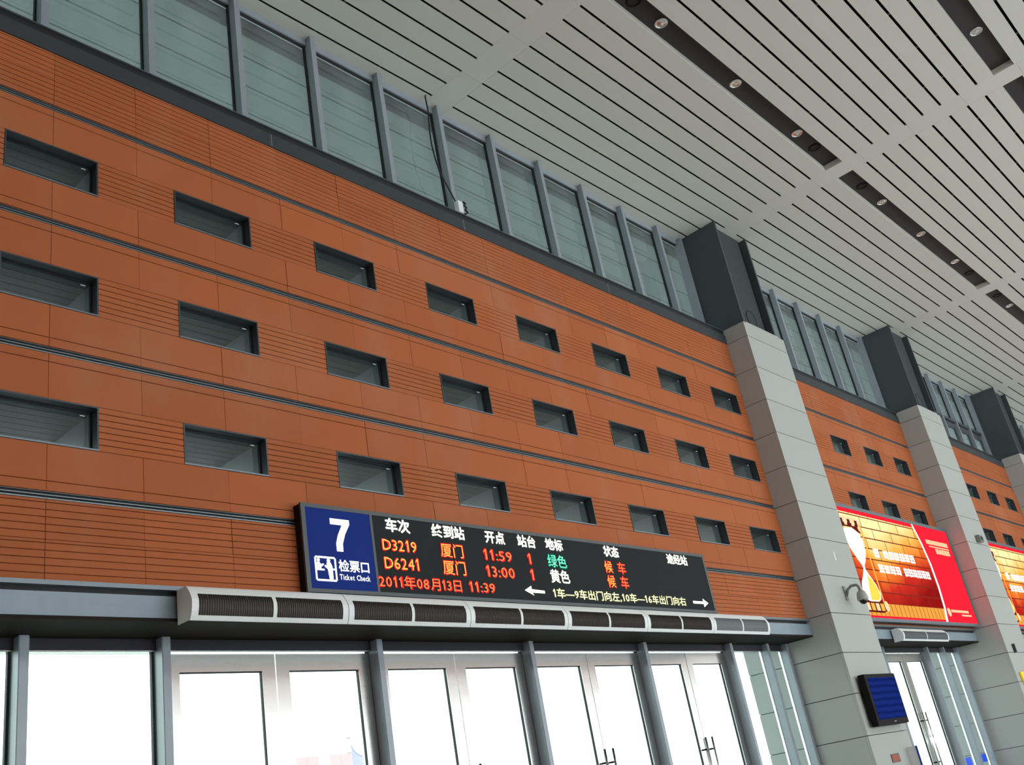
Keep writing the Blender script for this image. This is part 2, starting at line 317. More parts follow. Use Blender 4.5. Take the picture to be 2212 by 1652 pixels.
def build_clerestory(b, bay3=False):
    global wn
    X0, X1, Y = b['x0'], b['x1'], b['y']; gy = 1.3; fy = gy-0.4
    t = trim(X0, Y, 2.77)
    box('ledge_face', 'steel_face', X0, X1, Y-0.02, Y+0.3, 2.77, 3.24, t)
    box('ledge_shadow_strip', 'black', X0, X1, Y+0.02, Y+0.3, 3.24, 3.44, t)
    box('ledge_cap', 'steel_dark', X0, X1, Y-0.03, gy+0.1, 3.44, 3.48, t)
    n = 0
    for sx in [7.25, 15.1, 23.4, 46.6, 67.5, 88]:
        if X0 < sx < X1:
            box('ledge_seam', 'frame_lip', sx, sx+0.035, Y-0.026, Y-0.018, 2.8, 3.22, t)
            box('ledge_seam', 'frame', sx-0.09, sx-0.01, Y-0.024, Y-0.018, 2.77, 3.24, t)
    wn += 1; o = empty('window_%d' % wn, X0, gy, 3.48, None, kind='structure')
    box('head_rail', 'mullion', X0-4, X1, gy-0.16, gy+0.02, 9.02, ZC, o)
    box('head_bead', 'chrome', X0-4, X1, gy-0.04, gy+0.0, 8.93, 8.955, o); box('head_gasket', 'black', X0-4, X1, gy-0.1, gy+0.01, 8.955, 9.02, o)
    box('sill_rail', 'mullion', X0, X1, gy-0.1, gy+0.05, 3.48, 3.6, o)
    xs = [x+(0.3 if x > 60 else 0) for x in MX if X0-0.4 < x < X1-0.3]
    prev = X0-0.55; XE = X1+0.32
    box('end_mullion', 'mullion', X1+0.08, XE, fy, gy, 3.48, ZC-0.01, o)
    for x in xs:
        profbs = [(x, x+0.2, fy, gy-0.02, 3.48, ZC-0.01)]
        boxes('mullion', 'mullion', profbs, o); boxes('mullion_gasket', 'black', [(x-0.035, x, gy-0.1, gy, 3.5, 9.0), (x+0.2, x+0.235, gy-0.1, gy, 3.5, 9.0)], o)
        if x-prev > 0.3: box('pane', 'pane', prev, x, gy, gy+0.03, 3.5, 9.0, o)
        prev = x+0.2
        if bay3:
            box('transom_bar', 'steel_dark', x+0.2, x+2.955, gy-0.34, gy+0.04, 5.75, 5.95, o); boxes('vent_sash', 'steel_dark', [(x+0.22, x+2.94, gy-0.2, gy, 5.3, 5.72), (x+0.22, x+0.5, gy-0.2, gy, 3.6, 5.3), (x+2.66, x+2.94, gy-0.2, gy, 3.6, 5.3)], o); box('vent_pane', 'frosted', x+0.5, x+2.66, gy-0.1, gy-0.07, 3.6, 5.3, o)
    if X1-prev > 0.3: box('pane', 'pane', prev, X1+0.08, gy, gy+0.03, 3.5, 9.0, o)
dn = 0
def build_doors(b, posts, doors, mull):
    """posts: left edge x of full posts; doors: (x0,x1); mull: extra glazing mullions"""
    global dn, wn
    X0, X1, Y = b['x0'], b['x1'], b['y']; s = 0.3 if Y > 0 else 0.0; fy = 1.15+s; ty = 1.4+s; dy = 1.5+s
    t = trim(X0, Y, -10.9)
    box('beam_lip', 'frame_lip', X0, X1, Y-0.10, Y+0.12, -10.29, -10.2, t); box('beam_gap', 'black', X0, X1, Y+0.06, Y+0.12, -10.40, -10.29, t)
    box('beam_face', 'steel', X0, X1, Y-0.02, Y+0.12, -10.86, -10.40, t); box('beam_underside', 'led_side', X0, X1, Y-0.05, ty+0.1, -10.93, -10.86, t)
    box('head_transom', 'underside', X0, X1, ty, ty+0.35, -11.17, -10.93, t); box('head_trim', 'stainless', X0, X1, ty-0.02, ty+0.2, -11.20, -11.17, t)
    box('head_infill', 'core', X0, X1, ty+0.1, 2.2, -10.9, -10.25, t)
    for i, x in enumerate(posts):
        box('door_post', 'mullion', x, x+0.2, fy, fy+0.45, -19.75, -10.93, t, bev=0.012)
        box('post_edge', 'black', x-0.05, x, fy+0.36, fy+0.45, -19.75, -10.93, t)
    for x in mull:
        box('glazing_mullion', 'mullion', x, x+0.18, fy, fy+0.45, -19.75, -10.93, t, bev=0.012); box('glazing_bead', 'chrome', x-0.03, x, fy+0.34, fy+0.42, -19.75, -11.2, t)
    for (a, c) in doors:
        dn += 1; o = empty('door_%d' % dn, a, dy, -19.75, None, kind='structure'); mid = (a+c)/2; st = 0.37
        for k, (l, r) in enumerate(((a, mid-0.015), (mid+0.015, c))):
            f = boxes('door_leaf', 'stainless', [(l, l+st, dy, dy+0.14, -19.7, -11.22), (r-st, r, dy, dy+0.14, -19.7, -11.22), (l+st, r-st, dy, dy+0.14, -11.62, -11.22), (l+st, r-st, dy, dy+0.14, -19.7, -18.9)], o)
            boxes('glazing_gasket', 'black', [(l+st, r-st, dy+0.02, dy+0.1, -11.64, -11.62), (r-st-0.012, r-st, dy+0.02, dy+0.1, -18.9, -11.62), (l+st, l+st+0.015, dy+0.02, dy+0.1, -18.9, -11.62)], f)
            box('pane', 'door_pane', l+st, r-st, dy+0.05, dy+0.08, -18.9, -11.62, f)
            hx = (r-0.2) if k == 0 else (l+0.2)
            tube('pull_handle', 'chrome', [(hx, dy-0.18, -14.2), (hx, dy-0.18, -17.0)], 0.04, f)
            for hz in (-14.6, -16.6): tube('handle_stud', 'tv', [(hx, dy-0.18, hz), (hx, dy, hz)], 0.03, f, 6)
            if Y > 0: box('blue_sticker', 'bluetape', l+st+0.2, r-st-0.2, dy+0.03, dy+0.055, -17.3, -16.95, f)
    # fixed lights either side
    allx = sorted([(x, x+0.2) for x in posts] + [(x, x+0.18) for x in mull]); prev = X0
    dsp = [(a, c) for a, c in doors]
    wn += 1; o = empty('window_%d' % wn, X0, dy, -19.75, None, kind='structure')
    for (l, r) in allx + [(X1, X1)]:
        if l-prev > 0.3 and not any(a-0.3 < (prev+l)/2 < c+0.3 for a, c in dsp):
            box('pane', 'door_pane', prev, l, dy-0.03, dy, -19.6, -11.17, o); box('sill_rail', 'mullion', prev, l, dy-0.1, dy+0.1, -19.75, -19.5, o)
            if Y > 0: box('blue_sticker', 'bluetape', prev+0.5, prev+1.7, dy-0.05, dy-0.035, -17.1, -16.7, o)
        prev = r
for i, b in enumerate(BAYS):
    build_bay(b, i == 0); build_clerestory(b, i == 2)
build_doors(BAYS[0], [1.12, 4.10, 10.08, 16.05, 22.05, 27.85], [(4.32, 10.06), (10.30, 16.03), (16.27, 22.03), (22.27, 27.83)], [30.8, 32.45])
for i, off in ((1, 0), (2, 21.15), (3, 42.3), (4, -58.9)):
    o_ = off; build_doors(BAYS[i], [43.2+o_, 49.25+o_], [(43.42+o_, 49.23+o_)], [36.8+o_+(1 if i == 2 else 0), 40.0+o_, 51.75+o_, 54.0+o_ if i != 2 else 75.2])

# ------------------------------------------------------------------ stone pillars and the steel columns standing on them
PLAB = ['pale stone clad pillar that carries the flat screen and the domed camera', 'pale stone clad pillar right of the first red lit billboard, with a small box', 'pale stone clad pillar at the right edge, beyond the second red lit billboard',
        'farthest pale stone clad pillar along the wall', 'pale stone clad pillar left of the departure board wall']
CLAB = ['dark steel column above the pillar with the flat screen', 'dark steel column above the second stone pillar', 'dark steel column above the third stone pillar', 'dark steel column above the farthest stone pillar', 'dark steel column above the leftmost stone pillar']
for i, x in enumerate(PILLARS):
    fy = -1.1 if i in (0, 4) else -1.04
    p = thing('stone_pillar', x+2, fy+1.5, -19.75, PLAB[i], 'pillar', 'stone pillars along the wall')
    PYE = 3.3
    box('pillar_core', 'core', x+0.1, x+3.9, fy+0.1, PYE, -19.75, 3.3, p)
    zs = [3.5] + [2.75-1.618*k for k in range(14)] + [-19.75]
    for z1, z0 in zip(zs[:-1], zs[1:]):
        box('stone_panel', 'stone', x+0.004, x+3.996, fy, fy+0.12, z0+0.014, z1-0.014, p)
        box('stone_panel', 'stone', x, x+0.12, fy+0.124, PYE, z0+0.014, z1-0.014, p)
        box('stone_panel', 'stone', x+3.88, x+4.0, fy+0.124, PYE, z0+0.014, z1-0.014, p)
    box('stone_chip', 'stone', x+0.3, x+3.5, fy+0.01, fy+0.1, 3.48, 3.56, p)
    c = thing('steel_column', x+1.9, 0.1, 3.3, CLAB[i], 'column', 'steel columns under the roof'); xl = x+0.3
    a, bq = xl, xl+3.2; yb, yf = 1.25, -1.0
    boxes('flange', 'steel_dark', [(a, a+0.14, yf, yb, 3.3, ZC-0.01)], c); boxes('flange', 'steel_dark', [(bq-0.14, bq, yf, yb, 3.3, ZC-0.01)], c)
    boxes('web_plate', 'steel_face', [(a+0.14, bq-0.42, yf+0.28, yf+0.42, 3.3, ZC-0.05)], c)
    boxes('web_shade_strip', 'tv', [(bq-0.42, bq-0.3, yf+0.3, yb, 3.3, ZC-0.05)], c)  # near-black strip stands for the shade inside the right flange
    me = lathe('lifting_hole', 'black', [(0.42, 0), (0.47, 0.02), (0.47, -0.02), (0.42, 0)], 20, key='hole')
    ho = place('lifting_hole', me, a+1.6, yf+0.27, 4.3, c); ho.rotation_euler = (math.pi/2, 0, 0)

# ------------------------------------------------------------------ ceiling
ceil = empty('ceiling', 0, 0, ZC, None, kind='structure')
BANDS = [(-4.0, -2.9), (15.39, 16.48), (34.09, 35.23), (55.46, 56.67), (75.96, 77.2), (97.2, 98.4)]
SEG = [(-22.0, -4.0)] + [(BANDS[i][1], BANDS[i+1][0]) for i in range(5)]
XA, XB = -22.0, 98.4
PY = 7.88
strips = []; tracks = []
slots = [1.25+0.04] + [0.634-0.8*k for k in range(9)]
for a, c in zip(slots[:-1], slots[1:]): strips.append((c+0.055, a-0.055))
strips.append((-6.55, -5.766-0.055))
NPER = 3
for n in range(NPER):
    tracks.append((-7.42-PY*n, -6.55-PY*n))
    sl = [-8.125-PY*n-0.8*k for k in range(8)]
    strips.append((sl[0]+0.055, -7.42-PY*n))
    for a, c in zip(sl[:-1], sl[1:]): strips.append((c+0.055, a-0.055))
    strips.append((-6.55-PY*(n+1), sl[-1]-0.055))
yend = -6.55-PY*NPER
for (sa, sb) in SEG:
    for (y0, y1) in strips: box('ceiling_panel', 'ceil', sa, sb, y0, y1, ZC, ZC+0.06, ceil)
for (a, c) in BANDS:
    y = 1.25
    for (y0, y1) in [(-0.97, 1.25)] + [(-0.97-2.4*(k+1), -0.97-2.4*k) for k in range(int((-0.97-yend)/2.4)+1)]:
        box('band_panel', 'ceil', a+0.004, c-0.004, max(y0, yend)+0.003, y1-0.003, ZC+0.001, ZC+0.06, ceil)
boxes('ceiling_field', 'ceil', [(XA, XB, -42, yend-0.05, ZC, ZC+0.06)], ceil)
cb = []
for (sa, sb) in SEG:
    x = sa+1.5
    while x < sb-0.3:
        cb.append((x, x+0.07, -6.5, 1.2, ZC+0.062, ZC+0.12))
        for n in range(NPER): cb.append((x, x+0.07, -6.5-PY*(n+1), -7.47-PY*n, ZC+0.062, ZC+0.12))
        x += 2.85
boxes('carrier_bar', 'carrier', cb, ceil, kind='stuff')
for (y0, y1) in tracks:
    for (sa, sb) in SEG:
        boxes('light_trough', 'ceil', [(sa, sb, y0-0.03, y0, ZC+0.06, ZC+0.3), (sa, sb, y1, y1+0.03, ZC+0.06, ZC+0.3), (sa-0.03, sa, y0, y1, ZC+0.06, ZC+0.3), (sb, sb+0.03, y0, y1, ZC+0.06, ZC+0.3)], ceil)
        box('trough_plate', 'recess', sa, sb, y0, y1, ZC+0.28, ZC+0.33, ceil)
boxes('roof_void', 'plenum', [(XA, XB, -42, 2.2, ZC+1.6, ZC+1.8), (XA, XB, 1.75, 2.2, ZC+0.0, ZC+1.6)], ceil)
# downlights and black ceiling speakers in the troughs
def downlight(x, y, label):
    o = thing('downlight', x, y, ZC+0.28, label, 'ceiling light', 'round downlights in the dark ceiling troughs')
    place('trim_ring', lathe('trim_ring', 'chrome', [(0.20, 0.0), (0.20, -0.03), (0.25, -0.03), (0.25, 0.0)], 28, key='dr'), x, y, ZC+0.28, o)
    place('reflector', lathe('reflector', 'chrome', [(0.20, 0.0), (0.17, 0.0)] + [(0.2*math.cos(t), -0.0-0.0) for t in ()] + [(0.12, -0.008), (0.06, -0.012)], 12, False, key='drr'), x, y, ZC+0.275, o)
    place('bulb', lathe('bulb', 'white', [(0.001, -0.07), (0.035, -0.06), (0.05, -0.03), (0.05, 0.0)], 12, key='drb'), x, y, ZC+0.27, o)
def speaker(x, y, label):
    o = thing('ceiling_speaker', x, y, ZC+0.28, label, 'speaker', 'black round ceiling speakers in the troughs')
    place('speaker_rim', lathe('speaker_rim', 'tv', [(0.22, 0.0), (0.22, -0.04), (0.28, -0.03), (0.29, 0.0)], 28, key='sr'), x, y, ZC+0.28, o)
    boxes('speaker_grille', 'black', [(x-0.2, x+0.2, y-0.2+0.08*k, y-0.17+0.08*k, ZC+0.25, ZC+0.275) for k in range(5)], o)
names = [('nearest trough', 0), ('second trough along', 1), ('third trough along', 2)]
for si, (L_, D_) in enumerate((([19.85, 25.2, 30.56], [18.12, 32.28]), ([39.91, 45.26, 50.62], [37.47, 53.09]), ([60.98, 66.3, 71.7], [58.41, 74.1]))):
    for k, x in enumerate(L_): downlight(x, -6.98, 'round chrome downlight, %s in the %s of the row of troughs nearest the wall' % (('first', 'second', 'third')[k], ('near', 'middle', 'far')[si]))
    for k, x in enumerate(D_): speaker(x, -6.98, 'round black speaker at the %s end of the %s trough nearest the wall' % (('near', 'far')[k], ('near', 'middle', 'far')[si]))
for k, x in enumerate([20.2, 25.6, 30.92]): downlight(x, -14.86, 'round chrome downlight, %s in the dark trough at the top right' % ('first', 'second', 'last')[k])

# ------------------------------------------------------------------ room shell
floor = empty('floor', 0, 0, -19.75, None, kind='structure')
box('floor_slab', 'floor', -22, 98.4, -42, 2.2, -20.2, -19.75, floor)
wl = empty('wall_left_baffle', -22, 0, -19.75, None, kind='structure'); box('wall_panel', 'terra', -22.4, -22, -42, 2.2, -19.75, ZC+1.8, wl)  # unseen end wall added to cut side light; terracotta gives brown bounce
wo = empty('wall_front_baffle', 0, -42, -19.75, None, kind='structure')
box('wall_panel', 'terra', 0, 98.4, -42.6, -42, -7.5, 3.3, wo); box('wall_panel', 'terra', -22, 0, -42.6, -42, -19.75, ZC, wo)  # unseen wall, its solid parts and openings shaped to steer the light
wr = empty('wall_right', 98.4, 0, -19.75, None, kind='structure'); box('wall_panel', 'stone', 100.7, 101.1, -42, 2.2, -19.75, ZC+1.8, wr)

# ------------------------------------------------------------------ departure board
D = thing('departure_board', 15.9, -0.15, -10.2, 'long black LED departure board with blue gate 7 panel on the terracotta wall', 'display board')
fx0, fx1, fz0, fz1, FY = 6.93, 24.98, -10.23, -8.06, -0.30
boxes('housing', 'led_side', [(fx0+0.02, fx1-0.02, -0.26, -0.012, fz0-0.0, fz1-0.02)], D)
boxes('bezel', 'led_frame', [(fx0, fx1, FY, FY+0.06, fz1-0.1, fz1), (fx0, fx1, FY, FY+0.06, fz0, fz0+0.09), (fx0, fx0+0.12, FY, FY+0.06, fz0+0.09, fz1-0.1), (fx1-0.12, fx1, FY, FY+0.06, fz0+0.09, fz1-0.1), (9.04, 9.12, FY, FY+0.06, fz0+0.09, fz1-0.1)], D)
box('gate_panel', 'blue', 7.05, 9.04, FY+0.01, FY+0.05, -10.14, -8.16, D, label='blue gate number panel')
box('led_panel', 'led_black', 9.12, 24.86, FY+0.015, FY+0.05, -10.14, -8.16, D)
T1, T2 = FY-0.002, FY-0.006
gp = [(7.77, -8.38), (8.36, -8.38), (8.36, -8.50), (8.20, -8.75), (8.10, -9.0), (8.09, -9.20), (7.90, -9.20), (7.90, -9.0), (7.97, -8.8), (8.12, -8.53), (7.77, -8.53)]
poly('number_7', 'e_sign', gp, FY, D, 0.008)
t_ = 0.045
ix0, ix1, iz0, iz1 = 7.20, 7.83, -9.955, -9.355
boxes('icon_border', 'e_sign', [(ix0+0.03, ix1-0.03, FY, FY+0.008, iz1-t_, iz1), (ix0+0.03, ix1-0.03, FY, FY+0.008, iz0, iz0+t_), (ix0, ix0+t_, FY, FY+0.008, iz0+0.03, iz1-0.03), (ix1-t_, ix1, FY, FY+0.008, iz0+0.03, iz1-0.03)], D)
def disc(cx, cz, r, n=12): return [(cx+r*math.cos(2*math.pi*k/n), cz+r*math.sin(2*math.pi*k/n)) for k in range(n)]
poly('icon_clerk', 'e_sign', [(7.26, -9.50), (7.34, -9.50), (7.37, -9.55), (7.45, -9.53), (7.47, -9.56), (7.38, -9.62), (7.38, -9.66), (7.47, -9.66), (7.47, -9.70), (7.26, -9.70)], FY, D, 0.008)
poly('icon_clerk_head', 'e_sign', disc(7.31, -9.45, 0.045), FY, D, 0.008)
poly('icon_passenger', 'e_sign', [(7.55, -9.50), (7.67, -9.50), (7.71, -9.60), (7.71, -9.90), (7.60, -9.90), (7.57, -9.66), (7.48, -9.60), (7.50, -9.56), (7.55, -9.58)], FY, D, 0.008)
poly('icon_passenger_head', 'e_sign', disc(7.61, -9.45, 0.05), FY, D, 0.008)
boxes('icon_counter', 'e_sign', [(7.70, 7.80, FY, FY+0.008, -9.68, -9.64)], D)
text('gate_character', 'e_sign', '检票口', 7.90, 8.84, -9.70, -9.40, T1, D, 0.012)
text('gate_character', 'e_sign', 'Ticket Check', 7.90, 8.84, -9.90, -9.76, T1, D, 0.012)
def led(body, x0, x1, z0, z1, glow, core=None, b=0.02):
    if core is None: text('led_character', glow, body, x0, x1, z0, z1, T1, D, b)
    else:
        text('led_character', glow, body, x0-0.02, x1+0.02, z0-0.02, z1+0.02, T1, D, b+0.03); text('led_character', core, body, x0+0.01, x1-0.01, z0+0.01, z1-0.01, T2, D, 0.0)
H0, H1 = -8.56, -8.18
for s, a, c in (('车次', 9.54, 10.39), ('终到站', 11.16, 12.42), ('开点', 13.24, 14.07), ('站台', 14.61, 15.43), ('地标', 15.88, 16.71), ('状态', 18.79, 19.62), ('途经站', 22.45, 23.77)):
    led(s, a, c, H0, H1, 'e_white', None, 0.022)
for r, (z0, z1, no, tm) in enumerate(((-9.06, -8.74, 'D3219', '11:59'), (-9.54, -9.21, 'D6241', '13:00'))):
    led(no, 9.36, 10.53, z0, z1, 'e_red', 'e_yellow', 0.01); led('厦门', 11.40, 12.26, z0-0.03, z1+0.04, 'e_red', 'e_yellow', 0.0); led(tm, 13.07, 14.24, z0, z1, 'e_red', 'e_redy', 0.005)
    led('1', 14.94, 15.08, z0, z1, 'e_red', 'e_redy', 0.005)
    led('候', 18.67, 19.10, z0-0.04, z1+0.04, 'e_red', 'e_yellow', 0.0); led('车', 19.38, 19.82, z0-0.04, z1+0.04, 'e_red', 'e_redy', 0.0)
led('绿色', 15.85, 16.74, -9.09, -8.69, 'e_green', 'e_mint', -0.005); led('黄色', 15.85, 16.76, -9.57, -9.15, 'e_white', None, 0.014)
led('2011年08月13日', 9.10, 11.99, -10.03, -9.69, 'e_red', 'e_redy', -0.005); led('11:39', 12.30, 13.31, -10.0, -9.71, 'e_red', 'e_redy', 0.0)
led('1车—9车出门向左,10车—16车出门向右', 15.83, 23.03, -10.04, -9.72, 'e_cream', None, 0.012)
poly('arrow', 'e_white', [(14.57, -9.85), (14.88, -9.71), (14.88, -9.81), (15.45, -9.83), (15.45, -9.91), (14.88, -9.91), (14.95, -9.99)], FY, D, 0.008)
poly('arrow', 'e_white', [(24.52, -9.88), (24.2, -9.73), (24.2, -9.83), (23.52, -9.83), (23.52, -9.92), (24.2, -9.92), (24.2, -10.03)], FY, D, 0.008)

# ------------------------------------------------------------------ air curtains above the doors
def air_curtain(x0, x1, yb, yf, zt, zb, label, group, grl, double=True):
    o = thing('air_curtain', (x0+x1)/2, (yb+yf)/2, zb, label, 'air curtain', group)
    n = 8; h = zt-zb; dpt = yf-yb
    fr = [(yf+0.10*(2*k/n-1)**2 + (0.0 if k >= 3 else 0.02*(3-k)), zt-0.05-(h-0.05)*k/n) for k in range(n+1)]
    prof = [(yb, zt)] + [(yf+0.22, zt)] + fr + [(yb, zb+0.0)]
    place('casing', extrude_x('casing', 'white', [(y, z-zb) for y, z in prof], x1-x0-0.02), x0+0.01, 0, zb, o)
    xm = (x0+x1)/2
    for (a, c) in ((x0+0.17, xm-0.05), (xm+0.05, x1-0.17)):
        vs, fs = [], []
        ks = [1.7+ (6.9-1.7)*j/8 for j in range(9)]
        for kf in ks:
            i = min(int(kf), n-1); f = kf-i; y = fr[i][0]*(1-f)+fr[i+1][0]*f; z = fr[i][1]*(1-f)+fr[i+1][1]*f
            vs += [(0, y-0.006, z-zb), (c-a, y-0.006, z-zb)]
        m_ = len(ks); fs = [(2*j, 2*j+1, 2*j+3, 2*j+2) for j in range(m_-1)]
        g = place('grille', mesh('grille', vs, fs, grl, True), a, 0, zb, o)
        nf = int((c-a)/0.055); fv, ff = [], []
        for q in range(nf):
            xx = (q+0.5)*(c-a)/nf
            for j in range(0, m_-1, 2):
                k2 = min(j+2, m_-1); n0 = len(fv)
                for jj in (j, k2):
                    y, z = vs[2*jj][1], vs[2*jj][2]; fv += [(xx-0.006, y, z), (xx+0.006, y, z), (xx+0.006, y-0.012, z), (xx-0.006, y-0.012, z)]
                ff += [(n0, n0+1, n0+5, n0+4), (n0+1, n0+2, n0+6, n0+5), (n0+2, n0+3, n0+7, n0+6), (n0+3, n0, n0+4, n0+7)]
        place('grille_fins', mesh('grille_fins', fv, ff, grl), a, 0, zb, g, kind='stuff')
    boxes('outlet_shade_sheet', 'led_side', [(x0, x1, yf+0.14, yb, zb-0.014, zb-0.001)], o)  # outlet spread over the white underside as a dark sheet for shade
ORD = ['first', 'second', 'third', 'fourth', 'fifth', 'last']
for k in range(6):
    x0 = 3.72+4.033*k
    air_curtain(x0, x0+4.033, -0.12, -0.68, -10.30, -11.03, 'white air curtain below the departure board, %s module from the left%s' % (ORD[k], ' with grilles coloured pale as if catching light' if k == 5 else ''), 'air curtain modules below the departure board', 'grille_lit' if k == 5 else 'grille')
air_curtain(41.9, 48.1, 0.25, -0.28, -10.42, -11.05, 'short white air curtain under the first red lit billboard', None, 'grille_lit')
air_curtain(63.0, 69.2, 0.25, -0.28, -10.42, -11.05, 'short white air curtain under the second red lit billboard', None, 'grille_lit')

# ------------------------------------------------------------------ lit billboards
def brick_emission():
    m = bpy.data.materials.new('ad_picture'); m.use_nodes = True; nt = m.node_tree; nt.nodes.clear()
    o = nt.nodes.new('ShaderNodeOutputMaterial'); e = nt.nodes.new('ShaderNodeEmission'); tc = nt.nodes.new('ShaderNodeTexCoord')
    sx = nt.nodes.new('ShaderNodeSeparateXYZ'); nt.links.new(tc.outputs['Object'], sx.inputs[0])
    n = nt.nodes.new('ShaderNodeTexNoise'); n.inputs['Scale'].default_value = 1.6; n.inputs['Detail'].default_value = 4; nt.links.new(tc.outputs['Object'], n.inputs['Vector'])
    cx = nt.nodes.new('ShaderNodeCombineXYZ'); nt.links.new(sx.outputs['X'], cx.inputs[0]); nt.links.new(sx.outputs['Z'], cx.inputs[1])
    br = nt.nodes.new('ShaderNodeTexBrick'); nt.links.new(cx.outputs[0], br.inputs['Vector']); br.inputs['Scale'].default_value = 1.0
    br.inputs['Brick Width'].default_value = 0.95; br.inputs['Row Height'].default_value = 0.222; br.inputs['Mortar Size'].default_value = 0.012
    br.inputs['Color1'].default_value = (0, 0, 0, 1); br.inputs['Color2'].default_value = (1, 1, 1, 1); br.inputs['Mortar'].default_value = (0, 0, 0, 1)
    # printed tone: pale yellow at upper middle, dark red at the foot
    r = nt.nodes.new('ShaderNodeValToRGB'); el = r.color_ramp.elements; el[0].position = 0.0; el[0].color = (0.30, 0.008, 0.008, 1); el[1].position = 1.0; el[1].color = (1.0, 0.92, 0.42, 1)
    for p_, c_ in ((0.30, (0.62, 0.03, 0.018, 1)), (0.52, (0.90, 0.20, 0.03, 1)), (0.72, (0.98, 0.50, 0.09, 1))):
        q = el.new(p_); q.color = c_
    def mth(op, a, b=None, c=None):
        k = nt.nodes.new('ShaderNodeMath'); k.operation = op
        for i, v in enumerate((a, b, c)):
            if v is None: continue
            if isinstance(v, (int, float)): k.inputs[i].default_value = v
            else: nt.links.new(v, k.inputs[i])
        return k.outputs[0]
    gz = mth('MULTIPLY_ADD', sx.outputs['Z'], 0.56, 0.0)           # height in the picture
    dx = mth('ABSOLUTE', mth('SUBTRACT', sx.outputs['X'], 2.3)); gx = mth('MULTIPLY', dx, 0.16)
    tone = mth('SUBTRACT', mth('ADD', gz, mth('MULTIPLY', n.outputs['Fac'], 0.3)), gx)
    tone = mth('ADD', tone, mth('MULTIPLY', br.outputs['Color'], 0.12)); tone = mth('ADD', tone, 0.0)
    nt.links.new(tone, r.inputs[0])
    mx = nt.nodes.new('ShaderNodeMix'); mx.data_type = 'RGBA'; mx.inputs['B'].default_value = (0.22, 0.03, 0.015, 1)
    nt.links.new(br.outputs['Fac'], mx.inputs['Factor']); nt.links.new(r.outputs[0], mx.inputs['A']); nt.links.new(mx.outputs['Result'], e.inputs[0]); e.inputs[1].default_value = 1.1
    nt.links.new(e.outputs[0], o.inputs[0]); return m
def wood_emission():
    m = bpy.data.materials.new('ad_floorboards'); m.use_nodes = True; nt = m.node_tree; nt.nodes.clear()
    o = nt.nodes.new('ShaderNodeOutputMaterial'); e = nt.nodes.new('ShaderNodeEmission'); tc = nt.nodes.new('ShaderNodeTexCoord')
    w = nt.nodes.new('ShaderNodeTexWave'); w.inputs['Scale'].default_value = 1.5; w.inputs['Distortion'].default_value = 0.6; nt.links.new(tc.outputs['Object'], w.inputs['Vector'])
    r = nt.nodes.new('ShaderNodeValToRGB'); r.color_ramp.elements[0].position = 0.0; r.color_ramp.elements[0].color = (0.55, 0.18, 0.02, 1); r.color_ramp.elements[1].position = 0.15; r.color_ramp.elements[1].color = (0.95, 0.42, 0.07, 1)
    nt.links.new(w.outputs['Fac'], r.inputs[0]); nt.links.new(r.outputs[0], e.inputs[0]); e.inputs[1].default_value = 1.0; nt.links.new(e.outputs[0], o.inputs[0]); return m
M['a_brick'] = brick_emission(); M['a_wood'] = wood_emission()
